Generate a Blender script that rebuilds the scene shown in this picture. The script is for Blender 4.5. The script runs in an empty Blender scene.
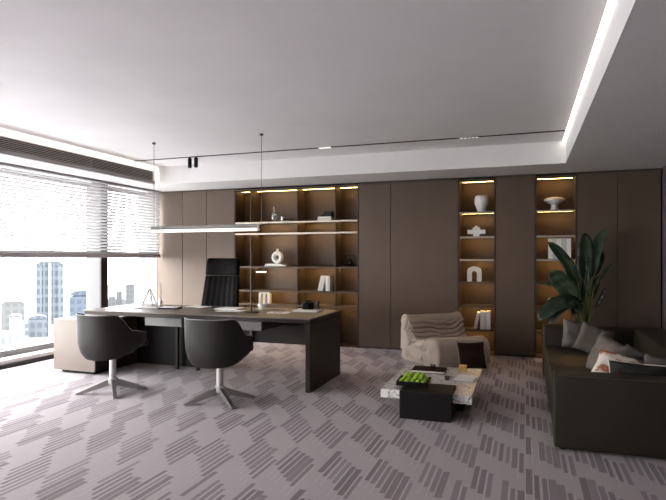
import bpy, bmesh, math, random
from mathutils import Vector, Matrix, noise
random.seed(7)
PI = math.pi
SC = bpy.context.scene
COL = SC.collection

# ------------------------------------------------------------------ camera
F, CX, HY, H = 548.0, 333.0, 258.0, 1.4
YAW = math.atan(192 / 548)
CC, SS = math.cos(YAW), math.sin(YAW)
cam = bpy.data.cameras.new('camera')
cam.sensor_width = 36; cam.lens = F / 666 * 36; cam.shift_y = 8 / 666
cam.clip_end = 3000; cam.clip_start = 0.05
co = bpy.data.objects.new('camera', cam); COL.objects.link(co)
co.location = (0, 0, H); co.rotation_euler = (PI / 2, 0, YAW)
SC.camera = co

def at(u, v, y):
    """point on the plane Y=y along a sight line (used to read positions off a survey of the room)"""
    r = (u - CX) / F; dx, dy, dz = r * CC - SS, r * SS + CC, (HY - v) / F
    t = y / dy
    return Vector((dx * t, y, H + dz * t))

# ------------------------------------------------------------------ materials
def mat(name, col, rough=0.5, metal=0.0, spec=0.5, emit=None, estr=0, var=0.0, vscale=8.0, bump=0.0, bscale=60.0, sheen=0.0, trans=0.0, coat=0.0, alpha=1.0):
    m = bpy.data.materials.new(name); m.use_nodes = True
    nt = m.node_tree; b = nt.nodes['Principled BSDF']
    b.inputs['Base Color'].default_value = (*col, 1)
    b.inputs['Roughness'].default_value = rough; b.inputs['Metallic'].default_value = metal
    b.inputs['Specular IOR Level'].default_value = spec
    b.inputs['Sheen Weight'].default_value = sheen
    b.inputs['Transmission Weight'].default_value = trans
    b.inputs['Coat Weight'].default_value = coat
    if emit: b.inputs['Emission Color'].default_value = (*emit, 1); b.inputs['Emission Strength'].default_value = estr
    tc = nt.nodes.new('ShaderNodeTexCoord')
    if var > 0:
        n = nt.nodes.new('ShaderNodeTexNoise'); n.inputs['Scale'].default_value = vscale; n.inputs['Detail'].default_value = 4
        nt.links.new(tc.outputs['Object'], n.inputs['Vector'])
        r = nt.nodes.new('ShaderNodeMapRange'); r.inputs[1].default_value = .3; r.inputs[2].default_value = .7
        r.inputs[3].default_value = 1 - var; r.inputs[4].default_value = 1 + var
        nt.links.new(n.outputs[0], r.inputs[0])
        mx = nt.nodes.new('ShaderNodeVectorMath'); mx.operation = 'SCALE'; mx.inputs[0].default_value = col
        nt.links.new(r.outputs[0], mx.inputs['Scale']); nt.links.new(mx.outputs[0], b.inputs['Base Color'])
    if bump > 0:
        n2 = nt.nodes.new('ShaderNodeTexNoise'); n2.inputs['Scale'].default_value = bscale; n2.inputs['Detail'].default_value = 3
        nt.links.new(tc.outputs['Object'], n2.inputs['Vector'])
        bp = nt.nodes.new('ShaderNodeBump'); bp.inputs['Strength'].default_value = bump; bp.inputs['Distance'].default_value = .01
        nt.links.new(n2.outputs[0], bp.inputs['Height']); nt.links.new(bp.outputs[0], b.inputs['Normal'])
    return m

M = {}
M['plaster'] = mat('ceiling_paint', (.85, .835, .83), .9, spec=.1, var=.02, vscale=2)
M['white_paint'] = mat('white_paint', (.80, .785, .775), .7, spec=.2, var=.01)
M['wall_paint'] = mat('wall_paint', (.13, .112, .115), .85, spec=.2, var=.03)
M['rear_paint'] = mat('rear_wall_paint', (.26, .245, .235), .9, spec=.1, var=.03)
M['laminate'] = mat('brown_laminate', (.134, .096, .071), .48, spec=.4, var=.05, vscale=3)
M['laminate_dark'] = mat('dark_brown_laminate', (.078, .056, .044), .5, spec=.4, var=.05, vscale=3)
M['shelf'] = mat('shelf_board', (.088, .062, .045), .5, var=.05)
M['profile'] = mat('glow_line_edge', (.45, .40, .34), .35, metal=.4)  # pale edge colour imitating the bright LED line under the shelves
M['gap'] = mat('shadow_gap', (.012, .011, .011), .8)
M['beige'] = mat('beige_lacquer', (.185, .153, .132), .45, var=.02)
M['desk_top'] = mat('desk_veneer', (.17, .142, .118), .33, spec=.5, var=.10, vscale=6)
M['desk_dark'] = mat('desk_dark_veneer', (.030, .019, .014), .5, spec=.35, var=.08, vscale=6)
M['desk_grey'] = mat('desk_grey_steel', (.22, .21, .205), .5)
M['black'] = mat('black_satin', (.009, .008, .008), .45, spec=.35)
M['black_gloss'] = mat('black_gloss', (.012, .011, .012), .2)
M['dark_wood'] = mat('dark_stained_wood', (.007, .005, .005), .5, spec=.3, var=.15, vscale=10)
M['leather_black'] = mat('black_brown_leather', (.0035, .0024, .0022), .6, spec=.12, var=.1, bump=.25, bscale=200)
M['leather_grey'] = mat('charcoal_leather', (.034, .031, .029), .55, spec=.3, var=.06, bump=.15, bscale=250)
M['piping'] = mat('grey_piping', (.30, .29, .28), .5)
M['alu'] = mat('brushed_aluminium', (.62, .60, .585), .32, metal=.55)
M['alu_leg'] = mat('satin_steel', (.42, .40, .39), .3, metal=.75)
M['alu_dark'] = mat('dark_aluminium', (.16, .155, .15), .35, metal=.7)
M['sofa'] = mat('olive_brown_leather', (.030, .024, .016), .5, spec=.35, var=.08, vscale=5, bump=.12, bscale=120)
M['sofa_edge'] = mat('sofa_welt', (.07, .06, .04), .45)
M['togo'] = mat('taupe_quilted_fabric', (.50, .43, .365), .85, sheen=.2, var=.06, vscale=6, bump=.12, bscale=150)
M['brown_fabric'] = mat('dark_brown_velvet', (.042, .019, .014), .85, spec=.2, sheen=.0, var=.15)
M['fringe'] = mat('beige_fringe', (.45, .38, .31), .9, bump=.5, bscale=90)
M['grey_fabric'] = mat('grey_linen', (.14, .117, .10), .9, var=.08, vscale=14, bump=.2, bscale=180)
M['grey_dark_fabric'] = mat('slate_linen', (.075, .069, .067), .9, var=.08, vscale=14, bump=.2, bscale=180)
M['grey_light_fabric'] = mat('pale_grey_linen', (.165, .142, .123), .9, var=.08, vscale=14, bump=.2, bscale=180)
M['mauve_fabric'] = mat('mauve_linen', (.11, .088, .088), .9, var=.1, bump=.2, bscale=180)
M['dark_fabric'] = mat('black_linen', (.022, .019, .017), .85, var=.1)
M['white_fabric'] = mat('white_cotton', (.66, .62, .57), .9, bump=.15, bscale=150)
M['ceramic'] = mat('white_ceramic', (.80, .78, .74), .4, var=.02)
M['ceramic_matte'] = mat('cream_stoneware', (.70, .67, .61), .7, var=.06, vscale=20)
M['book_white'] = mat('white_book_cloth', (.78, .76, .72), .7, var=.03)
M['book_grey'] = mat('pale_grey_book_cloth', (.58, .57, .56), .7, var=.03)
M['paper'] = mat('paper_pages', (.72, .69, .63), .85, var=.05, vscale=60)
M['sheet'] = mat('white_paper', (.82, .81, .80), .7)
M['gold'] = mat('brass', (.62, .44, .16), .35, metal=.7)
M['green'] = mat('lime_peel', (.30, .48, .045), .4, var=.25, vscale=25, bump=.1, bscale=120)
M['leaf'] = mat('dark_green_leaf', (.018, .036, .018), .35, var=.25, vscale=9)
M['leaf_mid'] = mat('mid_green_leaf', (.040, .066, .036), .38, var=.25, vscale=9)
M['stem'] = mat('green_stem', (.17, .20, .06), .45, var=.2)
M['pot'] = mat('dark_pot', (.05, .046, .045), .6, var=.1)
M['soil'] = mat('soil', (.025, .018, .013), .95, bump=.6, bscale=80)
M['frame_dark'] = mat('dark_bronze_frame', (.030, .024, .023), .45, metal=.3)
M['frame_grey'] = mat('grey_sill_frame', (.17, .165, .165), .5)
M['reveal'] = mat('window_reveal', (.62, .60, .60), .7)
M['reveal_grey'] = mat('mullion_side_paint', (.10, .097, .098), .7)
M['reveal_pale'] = mat('jamb_paint', (.22, .215, .215), .7)
M['grille'] = mat('vent_slat', (.62, .58, .54), .6)
M['vent_back'] = mat('vent_void', (.035, .033, .032), .9)
M['ledge'] = mat('vent_ledge', (.42, .405, .40), .7)
M['led_warm'] = mat('warm_led', (1, .8, .5), .5, emit=(1.0, .62, .22), estr=9.5)
M['glow_trim'] = mat('self_glow_white_trim', (.85, .84, .82), .7, emit=(1, .98, .95), estr=.15)  # faint emission stands in for light on the white trim; no lamp here
M['led_white'] = mat('cove_led', (1, 1, 1), .5, emit=(1.0, .95, .88), estr=.9)
M['led_pendant'] = mat('pendant_diffuser', (1, 1, 1), .5, emit=(1.0, .93, .82), estr=.17)
M['led_module'] = mat('module_led', (1, 1, 1), .5, emit=(1.0, .97, .92), estr=.16)
M['led_desk'] = mat('desk_lamp_led', (1, 1, 1), .5, emit=(1.0, .88, .7), estr=.8)

def glass(name, tint=(1, 1, 1), gloss=.05, rough=.02):
    m = bpy.data.materials.new(name); m.use_nodes = True; nt = m.node_tree; nt.nodes.clear()
    o = nt.nodes.new('ShaderNodeOutputMaterial'); t = nt.nodes.new('ShaderNodeBsdfTransparent'); t.inputs[0].default_value = (*tint, 1)
    g = nt.nodes.new('ShaderNodeBsdfGlossy'); g.inputs['Roughness'].default_value = rough
    mx = nt.nodes.new('ShaderNodeMixShader'); mx.inputs[0].default_value = gloss
    nt.links.new(t.outputs[0], mx.inputs[1]); nt.links.new(g.outputs[0], mx.inputs[2]); nt.links.new(mx.outputs[0], o.inputs[0])
    return m
M['pane'] = glass('window_glass', (.97, .98, .98), .02)
M['clear'] = glass('clear_glass', (.80, .82, .80), .28, .05)

def blind_mat():
    m = bpy.data.materials.new('white_blind_slat'); m.use_nodes = True; nt = m.node_tree; nt.nodes.clear()
    o = nt.nodes.new('ShaderNodeOutputMaterial'); d = nt.nodes.new('ShaderNodeBsdfDiffuse'); d.inputs[0].default_value = (.42, .408, .412, 1)
    t = nt.nodes.new('ShaderNodeBsdfTranslucent'); t.inputs[0].default_value = (.5, .49, .5, 1)
    mx = nt.nodes.new('ShaderNodeMixShader'); mx.inputs[0].default_value = .07
    nt.links.new(d.outputs[0], mx.inputs[1]); nt.links.new(t.outputs[0], mx.inputs[2]); nt.links.new(mx.outputs[0], o.inputs[0])
    return m
M['blind'] = blind_mat()
M['blind_rail'] = mat('blind_rail', (.42, .395, .40), .7)

class NT:
    """tiny helper for maths node chains"""
    def __init__(s, nt): s.nt = nt
    def m(s, op, a, b=None, c=None):
        n = s.nt.nodes.new('ShaderNodeMath'); n.operation = op
        for i, x in enumerate((a, b, c)):
            if x is None: continue
            if isinstance(x, (int, float)): n.inputs[i].default_value = x
            else: s.nt.links.new(x, n.inputs[i])
        return n.outputs[0]

def carpet_mat():
    m = bpy.data.materials.new('striped_carpet'); m.use_nodes = True; nt = m.node_tree; b = nt.nodes['Principled BSDF']
    b.inputs['Roughness'].default_value = .95; b.inputs['Specular IOR Level'].default_value = .1; b.inputs['Sheen Weight'].default_value = .15
    k = NT(nt); tc = nt.nodes.new('ShaderNodeTexCoord'); sp = nt.nodes.new('ShaderNodeSeparateXYZ')
    nt.links.new(tc.outputs['Object'], sp.inputs[0]); x, y = sp.outputs[0], sp.outputs[1]
    p, G, T = .046, 7.0, .70
    xi = k.m('DIVIDE', x, p); i = k.m('FLOOR', xi); fx = k.m('FRACT', xi)
    g = k.m('FLOOR', k.m('DIVIDE', i, G)); j = k.m('SUBTRACT', i, k.m('MULTIPLY', g, G))
    def white(v, seed):
        w = nt.nodes.new('ShaderNodeTexWhiteNoise'); w.noise_dimensions = '2D'
        cb = nt.nodes.new('ShaderNodeCombineXYZ'); cb.inputs[1].default_value = seed
        nt.links.new(v, cb.inputs[0]); nt.links.new(cb.outputs[0], w.inputs['Vector']); return w.outputs['Value']
    hg = white(g, 3.7); hi = white(i, 9.1)
    ph = k.m('ADD', k.m('ADD', k.m('MULTIPLY', j, .056), k.m('MULTIPLY', hg, .16)), k.m('MULTIPLY', hi, .04))
    yy = k.m('DIVIDE', k.m('ADD', y, ph), T); fy = k.m('FRACT', yy); iy = k.m('FLOOR', yy)
    cell = white(k.m('ADD', k.m('MULTIPLY', i, 13.37), iy), 1.3)
    inY = k.m('LESS_THAN', fy, k.m('ADD', .48, k.m('MULTIPLY', cell, .12)))
    wid = k.m('ADD', .25, k.m('MULTIPLY', k.m('POWER', cell, 2.0), .27))
    inX = k.m('LESS_THAN', k.m('ABSOLUTE', k.m('SUBTRACT', fx, .5)), wid)
    keep = k.m('GREATER_THAN', cell, .07)
    dash = k.m('MULTIPLY', k.m('MULTIPLY', inX, inY), keep)
    dash = k.m('MULTIPLY', dash, k.m('ADD', .62, k.m('MULTIPLY', hi, .38)))
    # pale pin line beside the dashes
    pin = k.m('MULTIPLY', k.m('LESS_THAN', fx, .10), k.m('GREATER_THAN', white(k.m('ADD', i, 51.0), 2.2), .45))
    pin = k.m('MULTIPLY', pin, k.m('LESS_THAN', k.m('FRACT', k.m('ADD', yy, .15)), .7))
    no = nt.nodes.new('ShaderNodeTexNoise'); no.inputs['Scale'].default_value = 160; no.inputs['Detail'].default_value = 2
    nt.links.new(tc.outputs['Object'], no.inputs['Vector'])
    mx = nt.nodes.new('ShaderNodeMix'); mx.data_type = 'RGBA'
    mx.inputs[6].default_value = (.40, .352, .37, 1); mx.inputs[7].default_value = (.195, .16, .17, 1)
    nt.links.new(dash, mx.inputs[0])
    mp = nt.nodes.new('ShaderNodeMix'); mp.data_type = 'RGBA'; mp.inputs[7].default_value = (.52, .46, .47, 1)
    nt.links.new(k.m('MULTIPLY', pin, .75), mp.inputs[0]); nt.links.new(mx.outputs[2], mp.inputs[6])
    sc = nt.nodes.new('ShaderNodeVectorMath'); sc.operation = 'SCALE'
    nt.links.new(mp.outputs[2], sc.inputs[0]); nt.links.new(k.m('ADD', .80, k.m('MULTIPLY', no.outputs[0], .40)), sc.inputs['Scale'])
    nt.links.new(sc.outputs[0], b.inputs['Base Color'])
    bp = nt.nodes.new('ShaderNodeBump'); bp.inputs['Strength'].default_value = .3; bp.inputs['Distance'].default_value = .004
    nt.links.new(no.outputs[0], bp.inputs['Height']); nt.links.new(bp.outputs[0], b.inputs['Normal'])
    return m
M['carpet'] = carpet_mat()

def marble_mat():
    m = bpy.data.materials.new('white_marble'); m.use_nodes = True; nt = m.node_tree; b = nt.nodes['Principled BSDF']
    b.inputs['Roughness'].default_value = .25
    tc = nt.nodes.new('ShaderNodeTexCoord')
    n = nt.nodes.new('ShaderNodeTexNoise'); n.inputs['Scale'].default_value = 7; n.inputs['Detail'].default_value = 8; n.inputs['Distortion'].default_value = 1.6
    nt.links.new(tc.outputs['Object'], n.inputs['Vector'])
    r = nt.nodes.new('ShaderNodeValToRGB'); e = r.color_ramp.elements
    e[0].position = .44; e[0].color = (.78, .76, .74, 1); e[1].position = .56; e[1].color = (.78, .76, .74, 1)
    a = e.new(.485); a.color = (.70, .68, .66, 1); c = e.new(.503); c.color = (.14, .125, .12, 1); d = e.new(.525); d.color = (.66, .64, .62, 1)
    nt.links.new(n.outputs[0], r.inputs[0]); nt.links.new(r.outputs[0], b.inputs['Base Color'])
    return m
M['marble'] = marble_mat()

def pattern_mat():
    m = bpy.data.materials.new('rust_and_white_print'); m.use_nodes = True; nt = m.node_tree; b = nt.nodes['Principled BSDF']
    b.inputs['Roughness'].default_value = .9
    tc = nt.nodes.new('ShaderNodeTexCoord')
    n = nt.nodes.new('ShaderNodeTexNoise'); n.inputs['Scale'].default_value = 7; n.inputs['Detail'].default_value = 3
    nt.links.new(tc.outputs['Object'], n.inputs['Vector'])
    r = nt.nodes.new('ShaderNodeValToRGB'); e = r.color_ramp.elements
    e[0].position = .45; e[0].color = (.66, .60, .54, 1); e[1].position = .50; e[1].color = (.34, .13, .06, 1)
    nt.links.new(n.outputs[0], r.inputs[0]); nt.links.new(r.outputs[0], b.inputs['Base Color'])
    return m
M['print'] = pattern_mat()

def facade_mat(name, a, b_, sx, sz):
    """floors and window bays from object coordinates"""
    m = bpy.data.materials.new(name); m.use_nodes = True; nt = m.node_tree; b = nt.nodes['Principled BSDF']; b.inputs['Roughness'].default_value = .7
    b.inputs['Specular IOR Level'].default_value = .2
    k = NT(nt); tc = nt.nodes.new('ShaderNodeTexCoord'); sp = nt.nodes.new('ShaderNodeSeparateXYZ'); nt.links.new(tc.outputs['Object'], sp.inputs[0])
    hor = k.m('ADD', sp.outputs[0], sp.outputs[1])
    fx = k.m('LESS_THAN', k.m('FRACT', k.m('DIVIDE', hor, sx)), .62); fz = k.m('LESS_THAN', k.m('FRACT', k.m('DIVIDE', sp.outputs[2], sz)), .6)
    n = nt.nodes.new('ShaderNodeTexNoise'); n.inputs['Scale'].default_value = .12; nt.links.new(tc.outputs['Object'], n.inputs['Vector'])
    f = k.m('MULTIPLY', k.m('MULTIPLY', fx, fz), k.m('ADD', .45, n.outputs[0]))
    mx = nt.nodes.new('ShaderNodeMix'); mx.data_type = 'RGBA'; mx.inputs[6].default_value = (*a, 1); mx.inputs[7].default_value = (*b_, 1)
    nt.links.new(f, mx.inputs[0]); nt.links.new(mx.outputs[2], b.inputs['Base Color'])
    return m

# ------------------------------------------------------------------ mesh helpers
def B(): return bmesh.new()
def box(bm, x0, x1, y0, y1, z0, z1, mtx=None, bev=0.0, seg=2):
    vs = [bm.verts.new((x, y, z)) for x in (x0, x1) for y in (y0, y1) for z in (z0, z1)]
    f = [(0, 1, 3, 2), (4, 6, 7, 5), (0, 4, 5, 1), (2, 3, 7, 6), (0, 2, 6, 4), (1, 5, 7, 3)]
    fs = [bm.faces.new([vs[i] for i in q]) for q in f]
    bmesh.ops.recalc_face_normals(bm, faces=fs)
    if bev > 0:
        es = set(e for q in fs for e in q.edges)
        r = bmesh.ops.bevel(bm, geom=list(es), offset=bev, segments=seg, profile=.5, affect='EDGES', clamp_overlap=True)
        vs = list({v for q in r['faces'] for v in q.verts} | {v for v in vs if v.is_valid})
    if mtx is not None: bmesh.ops.transform(bm, matrix=mtx, verts=[v for v in vs if v.is_valid])
    return vs
def tube(bm, pts, r, seg=8, cap=True):
    pts = [Vector(p) for p in pts]; n = len(pts)
    rr = r if isinstance(r, (list, tuple)) else [r] * n
    rings = []; up = None
    for i, p in enumerate(pts):
        d = (pts[min(i + 1, n - 1)] - pts[max(i - 1, 0)]).normalized()
        if up is None: up = d.orthogonal().normalized()
        else:
            up = (up - d * up.dot(d)); up = up.normalized() if up.length > 1e-6 else d.orthogonal().normalized()
        s = d.cross(up)
        rings.append([bm.verts.new(p + (up * math.cos(2 * PI * q / seg) + s * math.sin(2 * PI * q / seg)) * rr[i]) for q in range(seg)])
    for a, b in zip(rings, rings[1:]):
        for q in range(seg): bm.faces.new((a[q], a[(q + 1) % seg], b[(q + 1) % seg], b[q]))
    if cap: bm.faces.new(rings[0][::-1]); bm.faces.new(rings[-1])
def lathe(bm, prof, c=(0, 0, 0), seg=24, fn=None):
    c = Vector(c); rings = []
    for r, z in prof:
        ring = []
        for q in range(seg):
            a = 2 * PI * q / seg; k = fn(a, z) if fn else 1
            ring.append(bm.verts.new(c + Vector((r * k * math.cos(a), r * k * math.sin(a), z))))
        rings.append(ring)
    for a, b in zip(rings, rings[1:]):
        for q in range(seg): bm.faces.new((a[q], a[(q + 1) % seg], b[(q + 1) % seg], b[q]))
    bm.faces.new(rings[0][::-1]); bm.faces.new(rings[-1])
def prism(bm, poly, axis, a0, a1, mtx=None):
    """extrude a 2-D polygon along an axis ('x','y','z')"""
    def P(p, t): return {'x': (t, p[0], p[1]), 'y': (p[0], t, p[1]), 'z': (p[0], p[1], t)}[axis]
    A = [bm.verts.new(P(p, a0)) for p in poly]; Bv = [bm.verts.new(P(p, a1)) for p in poly]; n = len(poly)
    fs = [bm.faces.new(A), bm.faces.new(Bv[::-1])]
    for i in range(n): fs.append(bm.faces.new((A[i], Bv[i], Bv[(i + 1) % n], A[(i + 1) % n])))
    bmesh.ops.recalc_face_normals(bm, faces=fs)
    if mtx is not None: bmesh.ops.transform(bm, matrix=mtx, verts=A + Bv)
def obj(name, bm, m, parent=None, smooth=False, loc=None, subsurf=0):
    bmesh.ops.recalc_face_normals(bm, faces=bm.faces[:])
    me = bpy.data.meshes.new(name); bm.to_mesh(me); bm.free()
    o = bpy.data.objects.new(name, me); COL.objects.link(o)
    me.materials.append(M[m] if isinstance(m, str) else m)
    if smooth:
        for p in me.polygons: p.use_smooth = True
        try: me.set_sharp_from_angle(angle=math.radians(42))
        except Exception: pass
    if parent is not None: o.parent = parent
    if loc is not None: o.location = loc
    if subsurf:
        s = o.modifiers.new('subsurf', 'SUBSURF'); s.levels = subsurf; s.render_levels = subsurf
    return o
def thing(name, label, cat, loc=(0, 0, 0), rz=0, group=None):
    o = bpy.data.objects.new(name, None); COL.objects.link(o); o.empty_display_size = .1
    o.location = loc; o.rotation_euler = (0, 0, rz); o['label'] = label; o['category'] = cat
    if group: o['group'] = group
    return o
def tag(o, label, cat, group=None):
    o['label'] = label; o['category'] = cat
    if group: o['group'] = group
    return o
def struct(name, bm, m, parent=None, smooth=False):
    o = obj(name, bm, m, parent, smooth)
    if parent is None: o['kind'] = 'structure'
    return o
def dup(root, loc, rz, label, group=None):
    r = root.copy(); COL.objects.link(r); r.location = loc; r.rotation_euler = (0, 0, rz); r['label'] = label
    if group: r['group'] = group
    for ch in list(root.children):
        c = ch.copy(); COL.objects.link(c); c.parent = r
        for g in ch.children:
            d = g.copy(); COL.objects.link(d); d.parent = c
    return r
def bx(name, m, parent, *a, bev=.003, seg=2, smooth=False):
    bm = B(); box(bm, *a, bev=bev, seg=seg); return obj(name, bm, m, parent, smooth)

# ------------------------------------------------------------------ room shell
XL, XR, YB, YF, ZL, ZU = -6.2, 1.70, 8.19, -5.0, 2.58, 2.86
bm = B(); box(bm, -6.6, XR + .2, YF - .2, 8.8, -.12, 0); struct('floor', bm, 'carpet')
bm = B(); box(bm, -5.6, .445, YF, 7.39, ZU, ZU + .12); struct('ceiling', bm, 'plaster')
bm = B(); box(bm, .49, XR + .2, YF - .2, 8.8, ZL, ZU + .12); struct('ceiling', bm, 'plaster')
bm = B(); box(bm, -6.6, .49, 7.39, 8.8, ZL, ZU + .12); struct('ceiling', bm, 'white_paint')
bm = B(); box(bm, -6.6, -5.6, YF - .2, 7.39, ZL, ZU + .12); struct('ceiling', bm, 'white_paint')
# painted riser of the tray and its light channel
bm = B(); box(bm, .478, .49, YF, 7.39, ZL, ZU + .02); struct('trim_1', bm, 'white_paint')
bm = B(); box(bm, .445, .478, YF, 7.388, ZU + .02, ZU + .06); struct('trim_2', bm, 'white_paint')
bm = B(); box(bm, -6.6, XR + .2, 8.56, 8.8, 0, ZL); struct('wall_back', bm, 'laminate_dark')
bm = B(); box(bm, XR, XR + .2, YF, 8.56, 0, ZL); struct('wall_right', bm, 'wall_paint')
bm = B(); box(bm, -6.6, XR + .2, YF - .2, YF, 0, ZU); struct('wall_front', bm, 'rear_paint')
bm = B(); box(bm, -6.6, -6.2, 8.19, 8.56, 0, ZL); struct('wall_left', bm, 'reveal_pale')
bm = B(); box(bm, XR - .012, XR, YF, 8.185, 0, .10); struct('baseboard_right', bm, 'frame_dark')
# window sill: dark kick strip, white curb
bm = B(); box(bm, -6.235, -6.2, YF, 8.19, 0, .055, bev=.004); struct('baseboard_left', bm, 'frame_dark')
bm = B(); box(bm, -6.50, -6.235, YF, 8.19, 0, .105, bev=.006); struct('trim_3', bm, 'reveal')

# windows
def window(n, y0, y1, post):
    w = bpy.data.objects.new('window_%d' % n, None); COL.objects.link(w); w['kind'] = 'structure'
    bm = B(); box(bm, -6.50, -6.42, y0, y1, .105, .185, bev=.004); box(bm, -6.50, -6.44, y0, y1, 2.52, 2.58)
    obj('frame', bm, 'frame_grey', w)
    bm = B(); box(bm, -6.475, -6.468, y0, y1, .185, 2.52); obj('pane', bm, 'pane', w)
    if post is not None:
        bm = B(); box(bm, -6.235, -6.20, post, post + .15, .105, 2.58, bev=.004); p = obj('mullion', bm, 'frame_dark', w)
        bm = B(); box(bm, -6.50, -6.235, post + .005, post + .145, .105, 2.58); obj('mullion_core', bm, 'reveal_grey', p)
    return w
window(1, 6.98, 8.19, None)
window(2, 3.20, 6.83, 6.83)
window(3, -.30, 3.05, 3.05)
window(4, -3.0, -.45, -.45)
window(5, YF, -3.15, -3.15)

# venetian blind
bl = thing('venetian_blind', 'white venetian blind with bright slats half lowered across the window wall', 'blind', (-6.11, 3.0, 1.40))
bm = B(); y0, y1 = -5.4, 5.145
z = .085
while z < 1.165:
    a = math.radians(40); hw = .026
    vs = []
    for s, dz in ((-1, 0), (0, .004), (1, 0)):
        for yy in (y0, y1): vs.append(bm.verts.new((-s * hw * math.cos(a) , yy, z + s * hw * math.sin(a) * -1 + dz)))
    bm.faces.new((vs[0], vs[1], vs[3], vs[2])); bm.faces.new((vs[2], vs[3], vs[5], vs[4]))
    z += .0485
obj('slats', bm, 'blind', bl, smooth=True)
bx('bottom_rail', 'blind_rail', bl, -.025, .025, y0, y1, .006, .068, bev=.003)
bx('head_rail', 'blind', bl, -.03, .03, y0, y1, 1.15, 1.178)
for yy in (-4, -2, 0, 2, 4.2, 5.0):
    bm = B(); tube(bm, [(.027, yy, .05), (.027, yy, 1.16)], .0016, 5); obj('lift_cord', bm, 'sheet', bl)

# bulkhead air grille
GY1 = at(157.5, 176, 8).x; GY1 = 7.30
gv = thing('air_grille', 'long dark linear air grille in the white ceiling bulkhead above the blind', 'air vent', (-5.6, 3, 2.58))
bm = B(); box(bm, 0, .012, -5.55, 4.28, .045, .20); obj('backing', bm, 'vent_back', gv)
bm = B()
for i in range(7):
    zc = .058 + i * .0215
    box(bm, .012, .040, -5.55, 4.28, zc, zc + .007)
obj('slats', bm, 'grille', gv)
bm = B(); box(bm, 0, .055, -5.55, 4.28, -.008, .045, bev=.004); obj('lower_ledge', bm, 'ledge', gv)
bm = B(); box(bm, 0, .065, -5.55, 4.25, .20, .278, bev=.012, seg=3)
obj('upper_trim', bm, 'glow_trim', gv, smooth=True)
poly = [(4.25, .278), (4.25, .20), (4.28, .19), (4.28, .012), (4.37, .012), (4.37, .20)] + [(4.30 + .07 * math.cos(a), .208 + .07 * math.sin(a)) for a in [PI * k / 16 for k in range(0, 9)]]
bm = B(); prism(bm, poly, 'x', 0, .065); obj('rounded_end', bm, 'glow_trim', gv)
bm = B(); box(bm, .01, .042, 2.96, 2.97, .045, .20); obj('joint', bm, 'ledge', gv)

# cove light line in the tray
o = bx('cove_light', 'led_white', None, .450, .477, YF + .05, 7.38, ZU + .004, ZU + .018, bev=0)
tag(o, 'bright white light line running along the right edge of the ceiling tray', 'light strip')

# ------------------------------------------------------------------ back wall joinery
def cabinet(label, x0, x1, seams, group='tall flush wall cabinets'):
    t = thing('tall_cabinet', label, 'cabinet', ((x0 + x1) / 2, YB, 0), 0, group); w = (x1 - x0) / 2
    bm = B(); box(bm, -w + .001, w - .001, .024, .36, .0, 2.545); obj('carcass', bm, 'laminate_dark', t)
    e = [x0] + seams + [x1]
    for a, b in zip(e, e[1:]):
        bx('door', 'laminate', t, a - (x0 + x1) / 2 + .0035, b - (x0 + x1) / 2 - .0035, 0, .022, .03, 2.545, bev=.0015)
    bm = B(); box(bm, -w + .001, w - .001, .004, .05, 2.548, ZL - .002); obj('top_filler', bm, 'laminate_dark', t)
    return t
cabinet('flush brown tall cabinet between the window and the wide bookcase', -6.195, -4.640, [-5.667, -5.183])
cabinet('flush brown tall cabinet behind the armchair, right of the wide bookcase', -2.445, -.925, [-1.935])
cabinet('narrow flush brown tall cabinet between the two lit niches', -.397, .130, [])
cabinet('dark flush brown tall cabinet behind the plant at the right wall', .674, 1.685, [1.17])

def shelf_unit(name, label, x0, x1, zs, divs, ledmin=0):
    cx = (x0 + x1) / 2; t = thing(name, label, 'bookcase', (cx, YB, 0)); w = (x1 - x0) / 2
    bm = B(); box(bm, -w, w, .335, .355, 0, 2.55); obj('back_panel', bm, 'shelf', t)
    for s in (-1, 1):
        bm = B(); xx = s * w; box(bm, min(xx, xx - s * .018), max(xx, xx - s * .018), 0, .335, 0, 2.55); obj('side_panel', bm, 'laminate_dark', t)
    bm = B(); box(bm, -w + .018, w - .018, 0, .335, 2.53, 2.55); top = obj('top_panel', bm, 'shelf', t)
    bm = B(); box(bm, -w + .018, w - .018, .02, .335, 0, .012); obj('bottom_panel', bm, 'shelf', t)
    edges = [-w + .018] + [d - cx for d in divs] + [w - .018]
    def led(z, par):
        for a, b in zip(edges, edges[1:]):
            bm = B(); bm.faces.new([bm.verts.new(q) for q in ((a + .02, .200, z - .001), (b - .02, .200, z - .001), (b - .02, .218, z - .001), (a + .02, .218, z - .001))]); obj('light_strip', bm, 'led_warm', par)
    led(2.53, top)
    for z in zs:
        bm = B(); box(bm, -w + .018, w - .018, .005, .335, z - .012, z); s = obj('shelf', bm, 'shelf', t)
        bm = B(); box(bm, -w + .019, w - .019, .0012, .0048, z - .029, z); obj('front_edge', bm, 'profile' if z > 1.33 else 'shelf', s)  # upper shelves only: the LED glow line is put into the edge colour
        led(z - .012, s)
    for d in divs:
        zz = [.012] + sorted(zs) + [2.552]
        bm = B()
        for a, b in zip(zz, zz[1:]): box(bm, d - cx - .008, d - cx + .008, .006, .335, a, b - .0125)
        obj('divider', bm, 'laminate_dark', t)
    bm = B(); box(bm, -w, w, .03, .05, 2.55, ZL - .002); obj('shadow_gap', bm, 'gap', t)  # solid black strip, the shade of the recess put into its colour
    return t
BZ = [2.0, 1.815, 1.262, .868, .64]
shelf_unit('bookcase', 'wide open bookcase with warm lit shelves behind the desk', -4.637, -2.449, BZ, [-4.331, -3.488, -2.836])
NZ = [2.07, 1.715, 1.385, 1.050, .710, .360]
shelf_unit('display_niche', 'narrow warm lit shelf niche with the fluted vase, beside the armchair', -.922, -.400, NZ, [])
shelf_unit('display_niche', 'narrow warm lit shelf niche with the mushroom bowl, behind the plant', .133, .671, NZ, [])

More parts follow.
